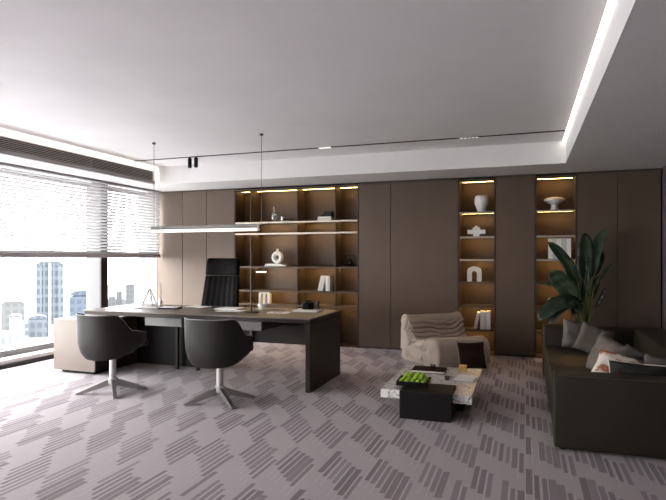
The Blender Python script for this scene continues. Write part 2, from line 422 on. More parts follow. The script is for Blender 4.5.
# ------------------------------------------------------------------ books
def book(label, group, w, h, t, m, loc, lean=0.0, flat=False, rz=0):
    """spine towards -Y; w depth, h height, t thickness"""
    bm = B(); c = .003
    box(bm, 0, c, 0, w, 0, h); box(bm, t - c, t, 0, w, 0, h); box(bm, c, t - c, 0, c, 0, h)
    o = obj('book', bm, m); tag(o, label, 'book', group)
    bm = B(); box(bm, c, t - c, c, w - .005, .004, h - .004); obj('pages', bm, 'paper', o)
    o.location = (loc[0], loc[1], loc[2] + t * math.sin(lean))
    if flat: o.rotation_euler = (0, PI / 2, rz)
    else: o.rotation_euler = (0, lean, rz)
    return o

yb = YB + .05
# wide bookcase, upper row
X = at(317.5, 218, yb).x; g = 'flat white books on the top bookcase shelf'
book('lower white book lying flat under the black sculpture on the top shelf', g, .20, .235, .032, 'book_white', (X, yb, 2.001 + .032), flat=True)
book('upper white book lying flat under the black sculpture on the top shelf', g, .19, .225, .030, 'book_white', (X + .005, yb, 2.034 + .030), flat=True)
t = thing('box_sculpture', 'small black block sculpture on two white books, top shelf of the bookcase', 'sculpture', (X + .14, yb + .09, 2.0645))
bx('block', 'black', t, -.09, .085, -.05, .05, 0, .045); bx('upper_block', 'black', t, -.05, .09, -.045, .045, .0455, .088)
# ring vase books
X = at(264.5, 266, yb).x; g = 'flat white books under the ring vase'
book('lower wide white book lying flat beneath the ring vase', g, .24, .385, .022, 'book_white', (X, yb, 1.263 + .022), flat=True)
book('upper white book lying flat directly beneath the ring vase', g, .21, .30, .018, 'book_white', (X + .02, yb, 1.286 + .018), flat=True)
# ring vase
rv = thing('ring_vase', 'white round ring vase with a hole and short neck on flat books', 'vase', (at(277.5, 258, yb + .1).x, yb + .10, 1.305))
bm = B(); R, r = .070, .036
for i in range(32):
    a = 2 * PI * i / 32
    for j in range(14):
        b = 2 * PI * j / 14
        bm.verts.new(((R + r * math.cos(b)) * math.cos(a), r * 1.1 * math.sin(b), .106 + (R + r * math.cos(b)) * math.sin(a)))
bm.verts.ensure_lookup_table()
for i in range(32):
    for j in range(14):
        bm.faces.new([bm.verts[k] for k in (i * 14 + j, ((i + 1) % 32) * 14 + j, ((i + 1) % 32) * 14 + (j + 1) % 14, i * 14 + (j + 1) % 14)])
obj('body', bm, 'ceramic', rv, True)
bm = B(); lathe(bm, [(.020, .205), (.018, .225), (.019, .243), (.026, .250), (.021, .250), (.014, .244)]); obj('neck', bm, 'ceramic', rv, True)
bm = B(); lathe(bm, [(.034, 0), (.034, .004), (.025, .010)]); obj('foot', bm, 'ceramic', rv, True)
# bottle + tumbler + dish, top shelf
p = at(274, 219, yb + .08)
bt = thing('glass_decanter', 'tall clear glass decanter with stopper on the top bookcase shelf', 'decanter', (p.x, p.y, 2.0015))
bm = B(); lathe(bm, [(.045, 0), (.050, .006), (.050, .135), (.043, .158), (.019, .178), (.016, .205), (.020, .210)], seg=20); obj('body', bm, 'clear', bt, True)
bm = B(); lathe(bm, [(.010, .211), (.013, .218), (.022, .235), (.022, .252), (.012, .265)], seg=16); obj('stopper', bm, 'clear', bt, True)
p = at(283, 219, yb + .08)
tm = thing('glass_tumbler', 'short clear glass tumbler beside the decanter', 'glass', (p.x, p.y, 2.0015))
bm = B(); lathe(bm, [(.030, 0), (.034, .004), (.037, .085), (.034, .085), (.031, .012)], seg=18); obj('bowl', bm, 'clear', tm, True)
p = at(289, 219, yb + .08)
o = B(); lathe(o, [(.028, 0), (.03, .004), (.058, .022), (.054, .022), (.02, .008)], seg=20); o = obj('small_dish', o, 'ceramic', smooth=True, loc=(p.x, p.y, 2.0015)); tag(o, 'small pale dish right of the glass tumbler on the top shelf', 'dish')
# wire cube
wc = thing('wire_sculpture', 'dark wire cube sculpture at the right end of the bookcase, eye level shelf', 'sculpture', (at(350, 266, yb + .1).x, yb + .10, 1.2625), rz=.25)
s = .075
for a in (-1, 1):
    bm = B()
    tube(bm, [(a * s, -s, .006), (a * s, s, .006), (a * s, s, .18), (a * s, -s, .18), (a * s, -s, .006)], .006, 6)
    obj('square_frame', bm, 'black', wc, True)
    for zz_ in (.18, .006):
        bm = B(); tube(bm, [(-s, a * s, zz_), (s, a * s, zz_)], .006, 6); obj('cross_bar', bm, 'black', wc, True)
bm = B(); lathe(bm, [(.02, .012), (.045, .03), (.055, .065), (.045, .1), (.02, .118)], seg=16); obj('core', bm, 'black', wc, True)
# leaning books third row
p0 = at(317.5, 291, yb).x; g = 'white books on the third bookcase shelf'
h = .245
for k, (dx, ln, mm, lab) in enumerate(((.0, .235, 'book_white', 'leftmost leaning white book on the bookcase shelf above the desk right end'),
                                 (.046, .215, 'book_white', 'second leaning white book from the left on the shelf above the desk right end'),
                                 (.136, 0, 'book_white', 'upright thick white book right of the two leaning ones on the bookcase'),
                                 (.178, 0, 'book_grey', 'rightmost pale grey upright book of the leaning row on the bookcase'))):
    book(lab, g, .17, h - (.0 if ln else .005), .040 if k < 3 else .034, mm, (p0 + dx, yb, .8695 + (.001 if ln == 0 else .0)), lean=ln)
# arch sculpture fourth row
def arch(label, x, y, z, w, hgt, d, legs, m='ceramic_matte'):
    t = thing('arch_sculpture', label, 'sculpture', (x, y, z))
    n = legs - 1; lw = w / (legs + n * 1.0); ow = lw
    r = ow / 2; zs = hgt - r - lw * .75
    poly = [(-w / 2, 0), (-w / 2, hgt - .02), (-w / 2 + .02, hgt), (w / 2 - .02, hgt), (w / 2, hgt - .02), (w / 2, 0)]
    x1 = w / 2
    for k in range(n):
        xr = x1 - lw - k * (lw + ow); xl = xr - ow; c = (xr + xl) / 2
        poly += [(xr, 0)] + [(c + r * math.cos(a), zs + r * math.sin(a)) for a in [PI * q / 10 for q in range(11)]] + [(xl, 0)]
    bm = B(); prism(bm, poly[::-1], 'y', -d / 2, d / 2); obj('arch_block', bm, m, t)
    return t
arch('cream double arch sculpture on the lowest visible bookcase shelf', at(265, 300, yb + .06).x, yb + .06, .6415, .205, .185, .07, 3)
# niche one
p = at(481.5, 210, yb + .07)
bm = B(); lathe(bm, [(.046, 0), (.050, .004), (.068, .05), (.094, .12), (.096, .175), (.085, .225), (.074, .242), (.070, .242), (.08, .20), (.06, .1)], seg=40, fn=lambda a, z: 1 + .075 * math.cos(10 * a + 6 * z * 4))
o = obj('fluted_vase', bm, 'ceramic', smooth=True, loc=(p.x, p.y, 2.0715)); tag(o, 'white fluted vase on the top shelf of the niche by the armchair', 'vase')
p = at(476.5, 235, yb + .07)
cs = thing('cross_sculpture', 'white cross shaped block sculpture on the second niche shelf', 'sculpture', (p.x, p.y, 1.7165))
bx('foot_block', 'ceramic', cs, -.045, .045, -.04, .04, 0, .036); bx('cross_arm', 'ceramic', cs, -.127, .127, -.035, .035, .0365, .098)
bm = B(); prism(bm, [(-.055, .0985), (-.055, .120), (0, .162), (.055, .120), (.055, .0985)][::-1], 'y', -.038, .038); obj('gabled_top', bm, 'ceramic', cs)
# tall single arch (inverted U)
p = at(474.5, 281, yb + .07)
t = thing('arch_sculpture', 'cream inverted U arch sculpture in the niche by the armchair', 'sculpture', (p.x, p.y, 1.0515))
bm = B(); w, hh, th = .205, .225, .066
po = [(-w / 2, 0), (-w / 2, hh - w / 2 + .03)] + [(-w / 2 * math.cos(a), hh - w / 2 + .03 + (w / 2 - .03) * math.sin(a)) for a in [PI * q / 16 for q in range(1, 16)]] + [(w / 2, hh - w / 2 + .03), (w / 2, 0)]
wi = w / 2 - th
pi_ = [(wi, 0), (wi, .12)] + [(wi * math.cos(a), .12 + wi * math.sin(a)) for a in [PI * q / 10 for q in range(1, 10)]] + [(-wi, .12), (-wi, 0)]
prism(bm, (po + pi_)[::-1], 'y', -.04, .04); obj('arch_block', bm, 'ceramic_matte', t)
# books low in niche one
X0 = at(473.5, 331, yb).x; g = 'white books low in the niche by the armchair'
book('leaning white book at the left, low in the niche by the armchair', g, .17, .245, .042, 'book_white', (X0, yb, .3615), lean=.20)
for k, (dx, hh, tt, mm, lab) in enumerate(((.094, .265, .050, 'book_white', 'tall upright white book beside the leaning one, low in the niche'), (.146, .255, .038, 'book_grey', 'pale grey upright book, middle of the row low in the niche'), (.186, .265, .050, 'book_white', 'rightmost upright white book low in the niche by the armchair'))):
    book(lab, g, .17, hh, tt, mm, (X0 + dx, yb, .3615))
# niche two
p = at(554.5, 208, yb + .1)
mb = thing('mushroom_bowl', 'white mushroom shaped pedestal bowl on the top shelf behind the plant', 'bowl', (p.x, p.y, 2.0715))
bm = B(); lathe(bm, [(.062, 0), (.064, .004), (.050, .03), (.044, .062), (.052, .085)], seg=28); obj('pedestal', bm, 'ceramic', mb, True)
bm = B(); lathe(bm, [(.052, .0855), (.10, .105), (.138, .128), (.146, .145), (.135, .162), (.10, .178), (.04, .188), (.01, .19)], seg=32); obj('cap_bowl', bm, 'ceramic', mb, True)
X0 = at(548.5, 259, yb).x; g = 'white books in the niche behind the plant'
names = ('leftmost', 'second from left', 'middle', 'fourth from left', 'rightmost'); dx = 0
for k, tt in enumerate((.052, .046, .066, .058, .060)):
    book('%s upright white book of five in the niche above the plant' % names[k], g, .18, .285 + .004 * (k % 2), tt, 'book_white' if k % 2 == 0 else 'book_grey', (X0 + dx, yb, 1.3865)); dx += tt + .002
p = at(551.5, 306, yb + .06)
sh = thing('knot_sculpture', 'small white rounded sculpture behind the plant leaves in the niche', 'sculpture', (p.x, p.y, .7115))
bm = B(); lathe(bm, [(.045, 0), (.05, .004), (.03, .03), (.028, .045)], seg=20); obj('stand', bm, 'ceramic', sh, True)
bm = B(); lathe(bm, [(.03, .0455), (.055, .06), (.064, .085), (.052, .11), (.02, .125)], seg=20); obj('round_top', bm, 'ceramic', sh, True)

# ------------------------------------------------------------------ ceiling track
tr = thing('ceiling_track', 'thin black lighting track recessed across the ceiling tray', 'track', (0, 6.79, ZU))
for a, b in ((-5.54, -2.58), (-2.405, -.75), (-.52, .43)):
    bm = B(); box(bm, a, b, -.02, .02, -.005, -.0005); obj('rail', bm, 'gap', tr)
lm = thing('linear_module', 'short bright linear light module set in the black ceiling track', 'light', (-2.492, 6.79, ZU))
bx('housing', 'white_paint', lm, -.085, .085, -.03, .03, -.008, -.0005, bev=.001); bx('diffuser', 'led_module', lm, -.08, .08, -.024, .024, -.0115, -.0085, bev=0)
gm = thing('grille_module', 'ceiling track module with a row of five small lamps', 'light', (-.635, 6.79, ZU))
bx('housing', 'ledge', gm, -.113, .113, -.03, .03, -.010, -.0005, bev=.001)
for k in range(5):
    bm = B(); lathe(bm, [(.016, -.0135), (.016, -.0105)], seg=14); l = obj('lamp', bm, 'led_module', gm); l.location.x = -.09 + .045 * k
for xx, lab in ((-4.572, 'left black cylinder spotlight hanging from the ceiling track'), (-4.468, 'right black cylinder spotlight hanging from the ceiling track')):
    s_ = thing('track_spotlight', lab, 'spotlight', (xx, 6.79, ZU), 0, 'black cylinder spotlights')
    bm = B(); lathe(bm, [(.012, -.020), (.012, -.0055)], seg=12); obj('connector', bm, 'black', s_)
    bm = B(); lathe(bm, [(.024, -.155), (.0275, -.155), (.0275, -.022), (.024, -.0205)], seg=20); obj('barrel', bm, 'black', s_, True)

# ------------------------------------------------------------------ pendant
pd = thing('pendant_light', 'long slim linear pendant lamp hung over the desk on two wires', 'pendant lamp', (-3.72, 5.8, 1.72))
xa, xb = at(152, 229, 5.8).x + 3.72, at(258, 229, 5.8).x + 3.72
w0, w1 = at(154, 143, 5.8).x + 3.72, at(261.5, 143, 5.8).x + 3.72
bx('housing', 'desk_grey', pd, xa, xb, -.024, .024, .036, .068, bev=.004)
bx('diffuser', 'led_pendant', pd, xa + .008, xb - .012, -.023, .023, .0, .035, bev=.004)
bx('end_cap', 'white_paint', pd, xb, xb + .012, -.024, .024, .0, .068, bev=.002)
bx('top_rail', 'alu_dark', pd, xa - .05, xb + .06, -.006, .006, .0685, .080, bev=.001)
for ww in (w0, w1):
    bm = B(); tube(bm, [(ww, 0, .080), (ww, 0, 1.118)], .0032, 6); obj('wire', bm, 'alu_dark', pd)
    bm = B(); lathe(bm, [(.018, 1.118), (.022, 1.122), (.022, 1.1395)], c=(ww, 0, 0), seg=14); obj('ceiling_cup', bm, 'alu_dark', pd)

# ------------------------------------------------------------------ desk
DX0, DX1, DY0, DY1, DZ = -5.06, -2.10, 5.28, 6.26, .77
dk = thing('executive_desk', 'large dark wood executive desk with a slab end, by the window', 'desk', ((DX0 + DX1) / 2, (DY0 + DY1) / 2, 0))
ox, oy = (DX0 + DX1) / 2, (DY0 + DY1) / 2; hx, hy = (DX1 - DX0) / 2, (DY1 - DY0) / 2
bx('desk_top', 'desk_top', dk, -hx, hx, -hy, hy, DZ - .014, DZ, bev=.003)
bm = B(); box(bm, -hx + .01, hx - .002, -hy + .006, hy - .006, DZ - .055, DZ - .0145, bev=.004); obj('top_edge', bm, 'desk_dark', dk)
bx('end_panel', 'desk_dark', dk, hx - .055, hx, -hy, hy, 0, DZ - .056, bev=.004)
bx('modesty_panel', 'desk_dark', dk, -.02, hx - .056, hy - .30, hy - .27, .38, DZ - .056)
bx('modesty_panel', 'dark_wood', dk, -1.25, -.021, hy - .30, hy - .27, .02, DZ - .056)
for x0_, x1_ in ((-.71, -.19), (.32, .84)):
    bx('drawer', 'desk_grey', dk, x0_, x1_, -hy + .16, hy - .32, .595, DZ - .057, bev=.004)
bx('bracket', 'desk_grey', dk, .44, .47, hy - .34, hy - .301, .39, .594)
for x0_ in (-.58, -.28):
    bx('support_leg', 'desk_dark', dk, x0_, x0_ + .035, hy - .40, hy - .36, 0, .594)
# return cabinet
rc = thing('side_cabinet', 'low beige side cabinet under the left end of the desk', 'cabinet', (-5.15, 5.22, 0))
bx('front_panel', 'beige', rc, -.315, .315, 0, .022, .035, .655, bev=.003)
bx('carcass', 'desk_dark', rc, -.30, .29, .023, 1.55, .035, .632, bev=.002)
bx('side_panel', 'beige', rc, -.315, -.301, .023, 1.55, .035, .632, bev=.002)
bx('cabinet_top', 'beige', rc, -.315, .315, .023, 1.55, .633, .655, bev=.002)
bx('plinth', 'gap', rc, -.24, .24, .06, 1.5, 0, .0345, bev=0)

# things on the desk
DT = DZ + .001
def onz(u, v, z):
    r = (u - CX) / F; t = (z - H) / ((HY - v) / F); return (r * CC - SS) * t, (r * SS + CC) * t
lp = thing('desk_lamp', 'slim black desk lamp with an angled arm and small lit head', 'lamp', (-2.97, 5.64, DT))
bm = B(); lathe(bm, [(.085, 0), (.088, .003), (.086, .012), (.01, .014)], seg=28); obj('base', bm, 'black', lp, True)
bm = B(); tube(bm, [(0, 0, .0145), (0, 0, .37)], .007, 8); tube(bm, [(0, 0, .37), (.030, .01, .43), (.055, .02, .475)], .0055, 8); obj('stem', bm, 'black', lp, True)
bx('head', 'black', lp, .05, .175, .008, .034, .476, .486, bev=.002); bx('lamp_strip', 'led_desk', lp, .058, .172, .006, .034, .462, .4755, bev=0)
bm = B(); lathe(bm, [(.010, .362), (.012, .37), (.010, .378)], seg=10); obj('elbow_joint', bm, 'black', lp, True)
# cup
x, y = -3.02, 6.02
cp = thing('teacup', 'round white cup on a saucer beside the desk lamp', 'cup', (x, y, DT))
bm = B(); lathe(bm, [(.045, 0), (.085, .010), (.082, .012), (.03, .006)], seg=24); obj('saucer', bm, 'ceramic', cp, True)
bm = B(); lathe(bm, [(.026, .0125), (.050, .03), (.060, .058), (.052, .074), (.047, .074), (.04, .05)], seg=22); obj('bowl', bm, 'ceramic', cp, True)
# flat papers, notebooks
def flat(name, label, cat, x, y, w, d, h, rz, m, page=None, group=None):
    t = thing(name, label, cat, (x, y, DT), rz, group)
    bx('cover' if page else 'sheets', m, t, -w / 2, w / 2, -d / 2, d / 2, 0, h, bev=.001)
    if page: bx('pages', page, t, -w / 2 + .01, w / 2 - .01, -d / 2 + .01, d / 2 - .01, h + .0003, h + .006, bev=.0005)
    return t
flat('notebook', 'dark covered notebook near the left end of the desk', 'notebook', -4.16, 5.76, .24, .17, .016, .15, 'black', 'sheet')
flat('notebook', 'thin grey notebook lying in front of the executive chair, left of centre', 'notebook', -3.92, 6.02, .30, .20, .007, -.15, 'grey_fabric', 'sheet')
flat('paper_stack', 'stack of white paper in front of the executive chair', 'paper', -3.45, 5.97, .30, .22, .012, .1, 'sheet')
flat('pen_tray', 'slim black pen tray beside the white paper stack', 'tray', -3.66, 6.05, .14, .08, .009, .3, 'black')
flat('paper_sheet', 'large pale sheet behind the cup near the back of the desk', 'paper', -2.98, 6.20, .42, .07, .003, -.05, 'book_grey')
flat('paper_pad', 'wide white sheet lying left of the desk lamp', 'paper', -3.30, 5.74, .32, .20, .004, .08, 'sheet')
wp = flat('magazine', 'white booklet lying right of the desk lamp under the spectacles', 'booklet', -2.66, 5.72, .24, .16, .008, .12, 'sheet')
gl = thing('spectacles', 'thin dark spectacles on the white booklet', 'glasses', (-2.66, 5.70, DT + .0085), .1)
for s in (-1, 1):
    bm = B(); tube(bm, [(s * .032 + .026 * math.cos(a), -.02, .020 + .018 * math.sin(a)) for a in [2 * PI * k / 16 for k in range(17)]], .0022, 5); obj('lens_rim', bm, 'black', gl, True)
    bm = B(); tube(bm, [(s * .058, -.02, .024), (s * .06, .05, .022), (s * .058, .10, .006)], .0022, 5); obj('temple', bm, 'black', gl, True)
bm = B(); tube(bm, [(-.008, -.02, .026), (.008, -.02, .026)], .0022, 5); obj('bridge', bm, 'black', gl, True)
flat('book', 'white book lying flat under the black camera on the desk', 'book', -2.42, 6.0, .30, .22, .022, .05, 'book_white')
cm = thing('camera', 'black camera resting on the flat white book at the desk right end', 'camera', (-2.42, 6.02, DT + .0225), .1)
bx('body', 'black', cm, -.075, .07, -.03, .03, 0, .085, bev=.012, seg=3, smooth=True)
bx('viewfinder', 'black', cm, -.03, .025, -.025, .025, .0855, .108, bev=.006)
bm = B(); tube(bm, [(-.005, -.031, .042), (-.005, -.085, .042)], [.036, .038], 20); obj('lens', bm, 'black_gloss', cm, True)
bm = B(); lathe(bm, [(.012, .0855), (.012, .098)], c=(.05, 0, 0), seg=12); obj('dial', bm, 'alu_dark', cm, True)
cy = thing('pen_cup', 'small grey cylinder pen cup right beside the black camera', 'cup', (-2.315, 6.05, DT + .0225))
bm = B(); lathe(bm, [(.022, 0), (.024, .003), (.024, .095), (.020, .095), (.019, .01)], seg=16); obj('cylinder', bm, 'alu_dark', cy, True)
# A-shaped easel frame at left end of the desk
x, y = -4.50, 5.80
ea = thing('photo_stand', 'pale grey A shaped desk stand near the window', 'stand', (x, y, DT), .3)
bm = B(); tube(bm, [(-.105, 0, .007), (-.01, .02, .235)], .0065, 6); obj('leg', bm, 'desk_grey', ea, True)
bm = B(); tube(bm, [(.10, 0, .007), (.0, .02, .235)], .0065, 6); obj('leg', bm, 'desk_grey', ea, True)
bm = B(); tube(bm, [(.0, .10, .007), (-.005, .03, .232)], .006, 6); obj('rear_leg', bm, 'desk_grey', ea, True)
bm = B(); tube(bm, [(-.06, .0115, .12), (.055, .0115, .12)], .005, 6); obj('cross_bar', bm, 'desk_grey', ea, True)
bm = B(); box(bm, -.15, .13, -.14, -.02, .0, .010, bev=.002); obj('foot_plate', bm, 'sheet', ea)
# slim curved twig vase line
tw = thing('twig_vase', 'thin pale bare twigs in a small vase at the desk left end', 'vase', (-4.56, 6.10, DT))
bm = B(); lathe(bm, [(.020, 0), (.024, .004), (.026, .05), (.012, .075), (.010, .09)], seg=16); obj('vase_body', bm, 'ceramic', tw, True)
for c in ((.10, .40), (-.03, .30)):
    bm = B(); tube(bm, [(0, 0, .07), (c[0] * .2 , 0, c[1] * .4 + .04), (-c[0] * .2, .0, c[1] * .75), (-c[0] * .5, 0, c[1])], [.003, .003, .0025, .0015], 5); obj('twig', bm, 'piping', tw, True)

# ------------------------------------------------------------------ executive chair
ec = thing('executive_chair', 'high back black leather executive chair behind the desk', 'chair', (-4.06, 6.78, 0), 0)
def pad(bm, w, zs, fr, bk, ribs=0, nx=28):
    """upright padded panel: zs list of (z, halfwidth, y offset); front faces -Y"""
    rows = []
    for (z, hw, y0, th) in zs:
        row = []
        for side in (0, 1):
            for i in range(nx + 1):
                t = -1 + 2 * i / nx; t = t if side == 0 else -t
                edge = (1 - abs(t) ** 6) ** .5
                y = y0 - (th * edge if side == 0 else -th * .6 * edge)
                if side == 0 and ribs: y += .010 * abs(math.cos(PI * ribs * t / 2)) ** .5 * 0 - .008 * abs(math.sin(PI * ribs * t / 2)) ** .6
                y += -.05 * t * t
                row.append(bm.verts.new((t * hw, y, z)))
        rows.append(row)
    n = len(rows[0])
    for a, b in zip(rows, rows[1:]):
        for i in range(n): bm.faces.new((a[i], a[(i + 1) % n], b[(i + 1) % n], b[i]))
    bm.faces.new(rows[0][::-1]); bm.faces.new(rows[-1])
bm = B()
pad(bm, 0, [(.52, .27, .0, .03), (.55, .295, .0, .05), (.70, .302, .03, .06), (.95, .288, .07, .05), (1.12, .276, .10, .045), (1.145, .272, .10, .03)], 0, 0, ribs=7)
obj('backrest', bm, 'leather_black', ec, True)
bm = B()
pad(bm, 0, [(1.150, .262, .10, .03), (1.165, .276, .10, .06), (1.27, .274, .115, .07), (1.375, .262, .125, .06), (1.397, .245, .125, .03)], 0, 0)
obj('headrest', bm, 'leather_black', ec, True)
bx('seat', 'leather_black', ec, -.27, .27, -.46, .03, .42, .515, bev=.035, seg=4, smooth=True)
for s in (-1, 1):
    bm = B(); tube(bm, [(s * .265, -.02, .46), (s * .31, -.03, .50), (s * .315, -.05, .70), (s * .31, -.38, .69)], .018, 8); obj('armrest', bm, 'black', ec, True)
bm = B(); tube(bm, [(0, -.2, .08), (0, -.2, .415)], .03, 12); obj('column', bm, 'alu_dark', ec, True)
for k in range(5):
    a = 2 * PI * k / 5 + .3
    bm = B(); tube(bm, [(.03 * math.cos(a), -.2 + .03 * math.sin(a), .10), (.31 * math.cos(a), -.2 + .31 * math.sin(a), .065)], [.022, .014], 8)
    l = obj('base_leg', bm, 'alu_dark', ec, True)
    bm = B(); tube(bm, [(.31 * math.cos(a) - .02, -.2 + .31 * math.sin(a), .027), (.31 * math.cos(a) + .02, -.2 + .31 * math.sin(a), .027)], .026, 12); obj('caster', bm, 'black', l, True)

# ------------------------------------------------------------------ visitor bucket chairs
def bucket_chair(label, loc, rz, legs):
    t = thing('bucket_chair', label, 'chair', loc, rz, 'charcoal visitor chairs at the desk')
    # facing +Y; shell wraps the back (-Y)
    n = 44; amax = math.radians(148)
    def plan(th, k):
        # th=0 at the back
        sx, sy = math.sin(th), -math.cos(th)
        e = 2.6; q = (abs(sx) ** e + abs(sy) ** e) ** (-1 / e)
        return Vector((.300 * k * sx * q, .315 * k * sy * q, 0))
    def top(th):
        a = abs(th); s = max(0, min(1, (a - math.radians(56)) / math.radians(34))); s = s * s * (3 - 2 * s)
        return .825 - .175 * s - .06 * max(0, (a - math.radians(95)) / math.radians(50))
    def bot(th):
        a = abs(th) / amax; return .365 + .14 * a ** 2.0
    def shell(off, kmul):
        rows = []
        for i in range(n + 1):
            th = -amax + 2 * amax * i / n; col = []
            for j in range(9):
                f = j / 8; z = bot(th) + (top(th) - bot(th)) * f
                k = (.80 + .20 * min(1, (f * 2.6)) ** .5) * kmul
                p = plan(th, k); p.y -= .03 * f * max(0, math.cos(th)); p.z = z + off; col.append(p)
            rows.append(col)
        return rows
    outer, inner = shell(0, 1.0), shell(.0, .86)
    bm = B()
    vo = [[bm.verts.new(p) for p in r] for r in outer]; vi = [[bm.verts.new(p) for p in r] for r in inner]
    for A, flip in ((vo, 0), (vi, 1)):
        for i in range(n):
            for j in range(8):
                q = (A[i][j], A[i + 1][j], A[i + 1][j + 1], A[i][j + 1]); bm.faces.new(q if not flip else q[::-1])
    for i in range(n):
        bm.faces.new((vo[i][8], vo[i + 1][8], vi[i + 1][8], vi[i][8])); bm.faces.new((vo[i][0], vi[i][0], vi[i + 1][0], vo[i + 1][0]))
    for e in (0, n):
        for j in range(8): bm.faces.new((vo[e][j], vo[e][j + 1], vi[e][j + 1], vi[e][j]))
    obj('shell', bm, 'leather_grey', t, True)
    bm = B(); tube(bm, [(outer[i][8] + inner[i][8]) / 2 * 1 + Vector((0, 0, .004)) + (outer[i][8] - inner[i][8]) * .42 for i in range(n + 1)], .005, 6); obj('piping', bm, 'piping', t, True)
    # seat pan and cushion
    bm = B(); ring = []
    for (k, z, tilt) in ((.05, .372, 0), (.62, .375, .02), (.76, .40, .05), (.80, .44, .05)):
        ring.append([bm.verts.new(Vector((.30 * k * math.sin(a) * 1.0, -.315 * k * math.cos(a) * 1.12 + .02, z + tilt * (1 - math.cos(a))))) for a in [2 * PI * q / 32 for q in range(32)]])
    for a, b in zip(ring, ring[1:]):
        for q in range(32): bm.faces.new((a[q], a[(q + 1) % 32], b[(q + 1) % 32], b[q]))
    bm.faces.new(ring[0][::-1]); bm.faces.new(ring[-1])
    obj('seat_pan', bm, 'leather_grey', t, True)
    bx('seat_cushion', 'leather_grey', t, -.225, .225, -.20, .30, .455, .53, bev=.035, seg=4, smooth=True)
    bm = B(); lathe(bm, [(.075, .352), (.085, .356), (.085, .368), (.05, .371)], seg=24); obj('mount_plate', bm, 'alu', t, True)
    bm = B(); lathe(bm, [(.034, .15), (.034, .352)], seg=20); obj('column', bm, 'alu', t, True)
    bm = B(); lathe(bm, [(.042, .085), (.048, .09), (.048, .15), (.036, .152)], seg=20); obj('hub', bm, 'alu', t, True)
    for (dx, dy) in legs:
        L = math.hypot(dx, dy); a = math.atan2(dy, dx)
        mt = Matrix.Rotation(a, 4, 'Z')
        bm = B(); prism(bm, [(.03, .146), (.055, .128), (L, .016), (L, .0), (L - .05, .0), (.03, .070)][::-1], 'y', -.019, .019, mt)
        l = obj('base_leg', bm, 'alu_leg', t)
    return t
lg2 = [(-.235, -.265), (.25, .24), (.27, -.21), (-.26, .23)]
c2 = bucket_chair('charcoal bucket chair on a metal cross base, nearer the camera at the desk centre', (-2.82, 4.70, 0), 0.0, lg2)
c1 = dup(c2, (-4.08, 4.66, 0), -.12, 'left charcoal bucket chair in front of the beige side cabinet')

# ------------------------------------------------------------------ coffee table and its things
TZ = .22
ct = thing('marble_coffee_table', 'low white marble slab coffee table with dark veins', 'coffee table', (-.83, 5.40, 0))
bm = B(); prism(bm, [(-.40, -.59), (-.212, -.59), (-.212, -.315), (.242, -.315), (.242, -.59), (.40, -.59), (.40, .60), (-.40, .60)], 'z', .145, TZ)
obj('slab', bm, 'marble', ct)
bx('plinth', 'dark_wood', ct, -.20, .30, -.30, .45, 0, .144)
bk = thing('block_table', 'black cube side table set into the front of the marble table', 'side table', (-.815, 4.90, 0))
bx('body', 'dark_wood', bk, -.222, .222, -.185, .18, .0, .232, bev=.003); bx('block_top', 'black', bk, -.222, .222, -.185, .18, .2325, .242, bev=.002)
ty = thing('square_tray', 'square black tray of green limes at the table left front', 'tray', (-.965, 5.02, .2435), .05)
a, d, hh = .145, .135, .05
bx('tray_floor', 'black_gloss', ty, -a, a, -d, d, 0, .008, bev=.001)
for q in ((-a, a, -d, -d + .01), (-a, a, d - .01, d), (-a, -a + .01, -d + .0105, d - .0105), (a - .01, a, -d + .0105, d - .0105)):
    bx('rim', 'black_gloss', ty, *q, .0085, .04, bev=.001)
limes = []
k = 0
for lay, (nx, ny, sx, sy, z) in enumerate(((5, 4, .050, .054, .030), (4, 3, .050, .054, .070))):
    for i in range(nx):
        for j in range(ny):
            x = (i - (nx - 1) / 2) * sx + random.uniform(-.002, .002); y = (j - (ny - 1) / 2) * sy + random.uniform(-.002, .002)
            if lay and random.random() < .2: continue
            if k == 0:
                bm = B(); lathe(bm, [(.002, -.0225), (.012, -.019), (.0205, -.009), (.0225, .001), (.0195, .011), (.011, .019), (.005, .0235), (.001, .025)], seg=14); o = obj('lime', bm, 'green', smooth=True); base = o
            else: o = base.copy(); COL.objects.link(o)
            k += 1
            o.location = (-.965 + x, 5.02 + y, .2435 + z + random.uniform(0, .004)); o.rotation_euler = (random.uniform(-1, 1), random.uniform(-1, 1), random.uniform(0, 6))
            tag(o, 'small bright green lime heaped in the square black tray', 'lime', 'limes in the black tray')
T1 = TZ + .001
bb = thing('dark_book', 'large dark brown book lying at the back of the marble table', 'book', (-.94, 5.72, T1), .03)
bx('cover', 'brown_fabric', bb, -.17, .17, -.12, .12, 0, .004, bev=.001); bx('pages', 'paper', bb, -.163, .163, -.113, .113, .0043, .022, bev=.001); bx('upper_cover', 'brown_fabric', bb, -.17, .17, -.12, .12, .0223, .027, bev=.001)
go = thing('glass_ornament', 'small clear glass cup standing on the dark brown book', 'glass', (-.90, 5.70, T1 + .0275))
bm = B(); lathe(bm, [(.022, 0), (.026, .004), (.03, .05), (.027, .05), (.024, .008)], seg=18); obj('bowl', bm, 'clear', go, True)
yb_ = thing('brass_box', 'small brass coloured box at the back right of the marble table', 'box', (-.61, 5.84, T1), .0)
bx('body', 'gold', yb_, -.035, .035, -.05, .05, 0, .045); bx('lid', 'gold', yb_, -.037, .037, -.052, .052, .0455, .058)
mg = thing('magazine', 'white magazine lying on the right of the marble table', 'magazine', (-.545, 5.45, T1), -.1)
bx('cover', 'book_grey', mg, -.10, .10, -.13, .13, 0, .010, bev=.001); bx('upper_sheets', 'sheet', mg, -.085, .09, -.12, .12, .0103, .018, bev=.001)
cb = thing('small_cup', 'tiny grey cup left of the white magazine on the marble table', 'cup', (-.71, 5.36, T1))
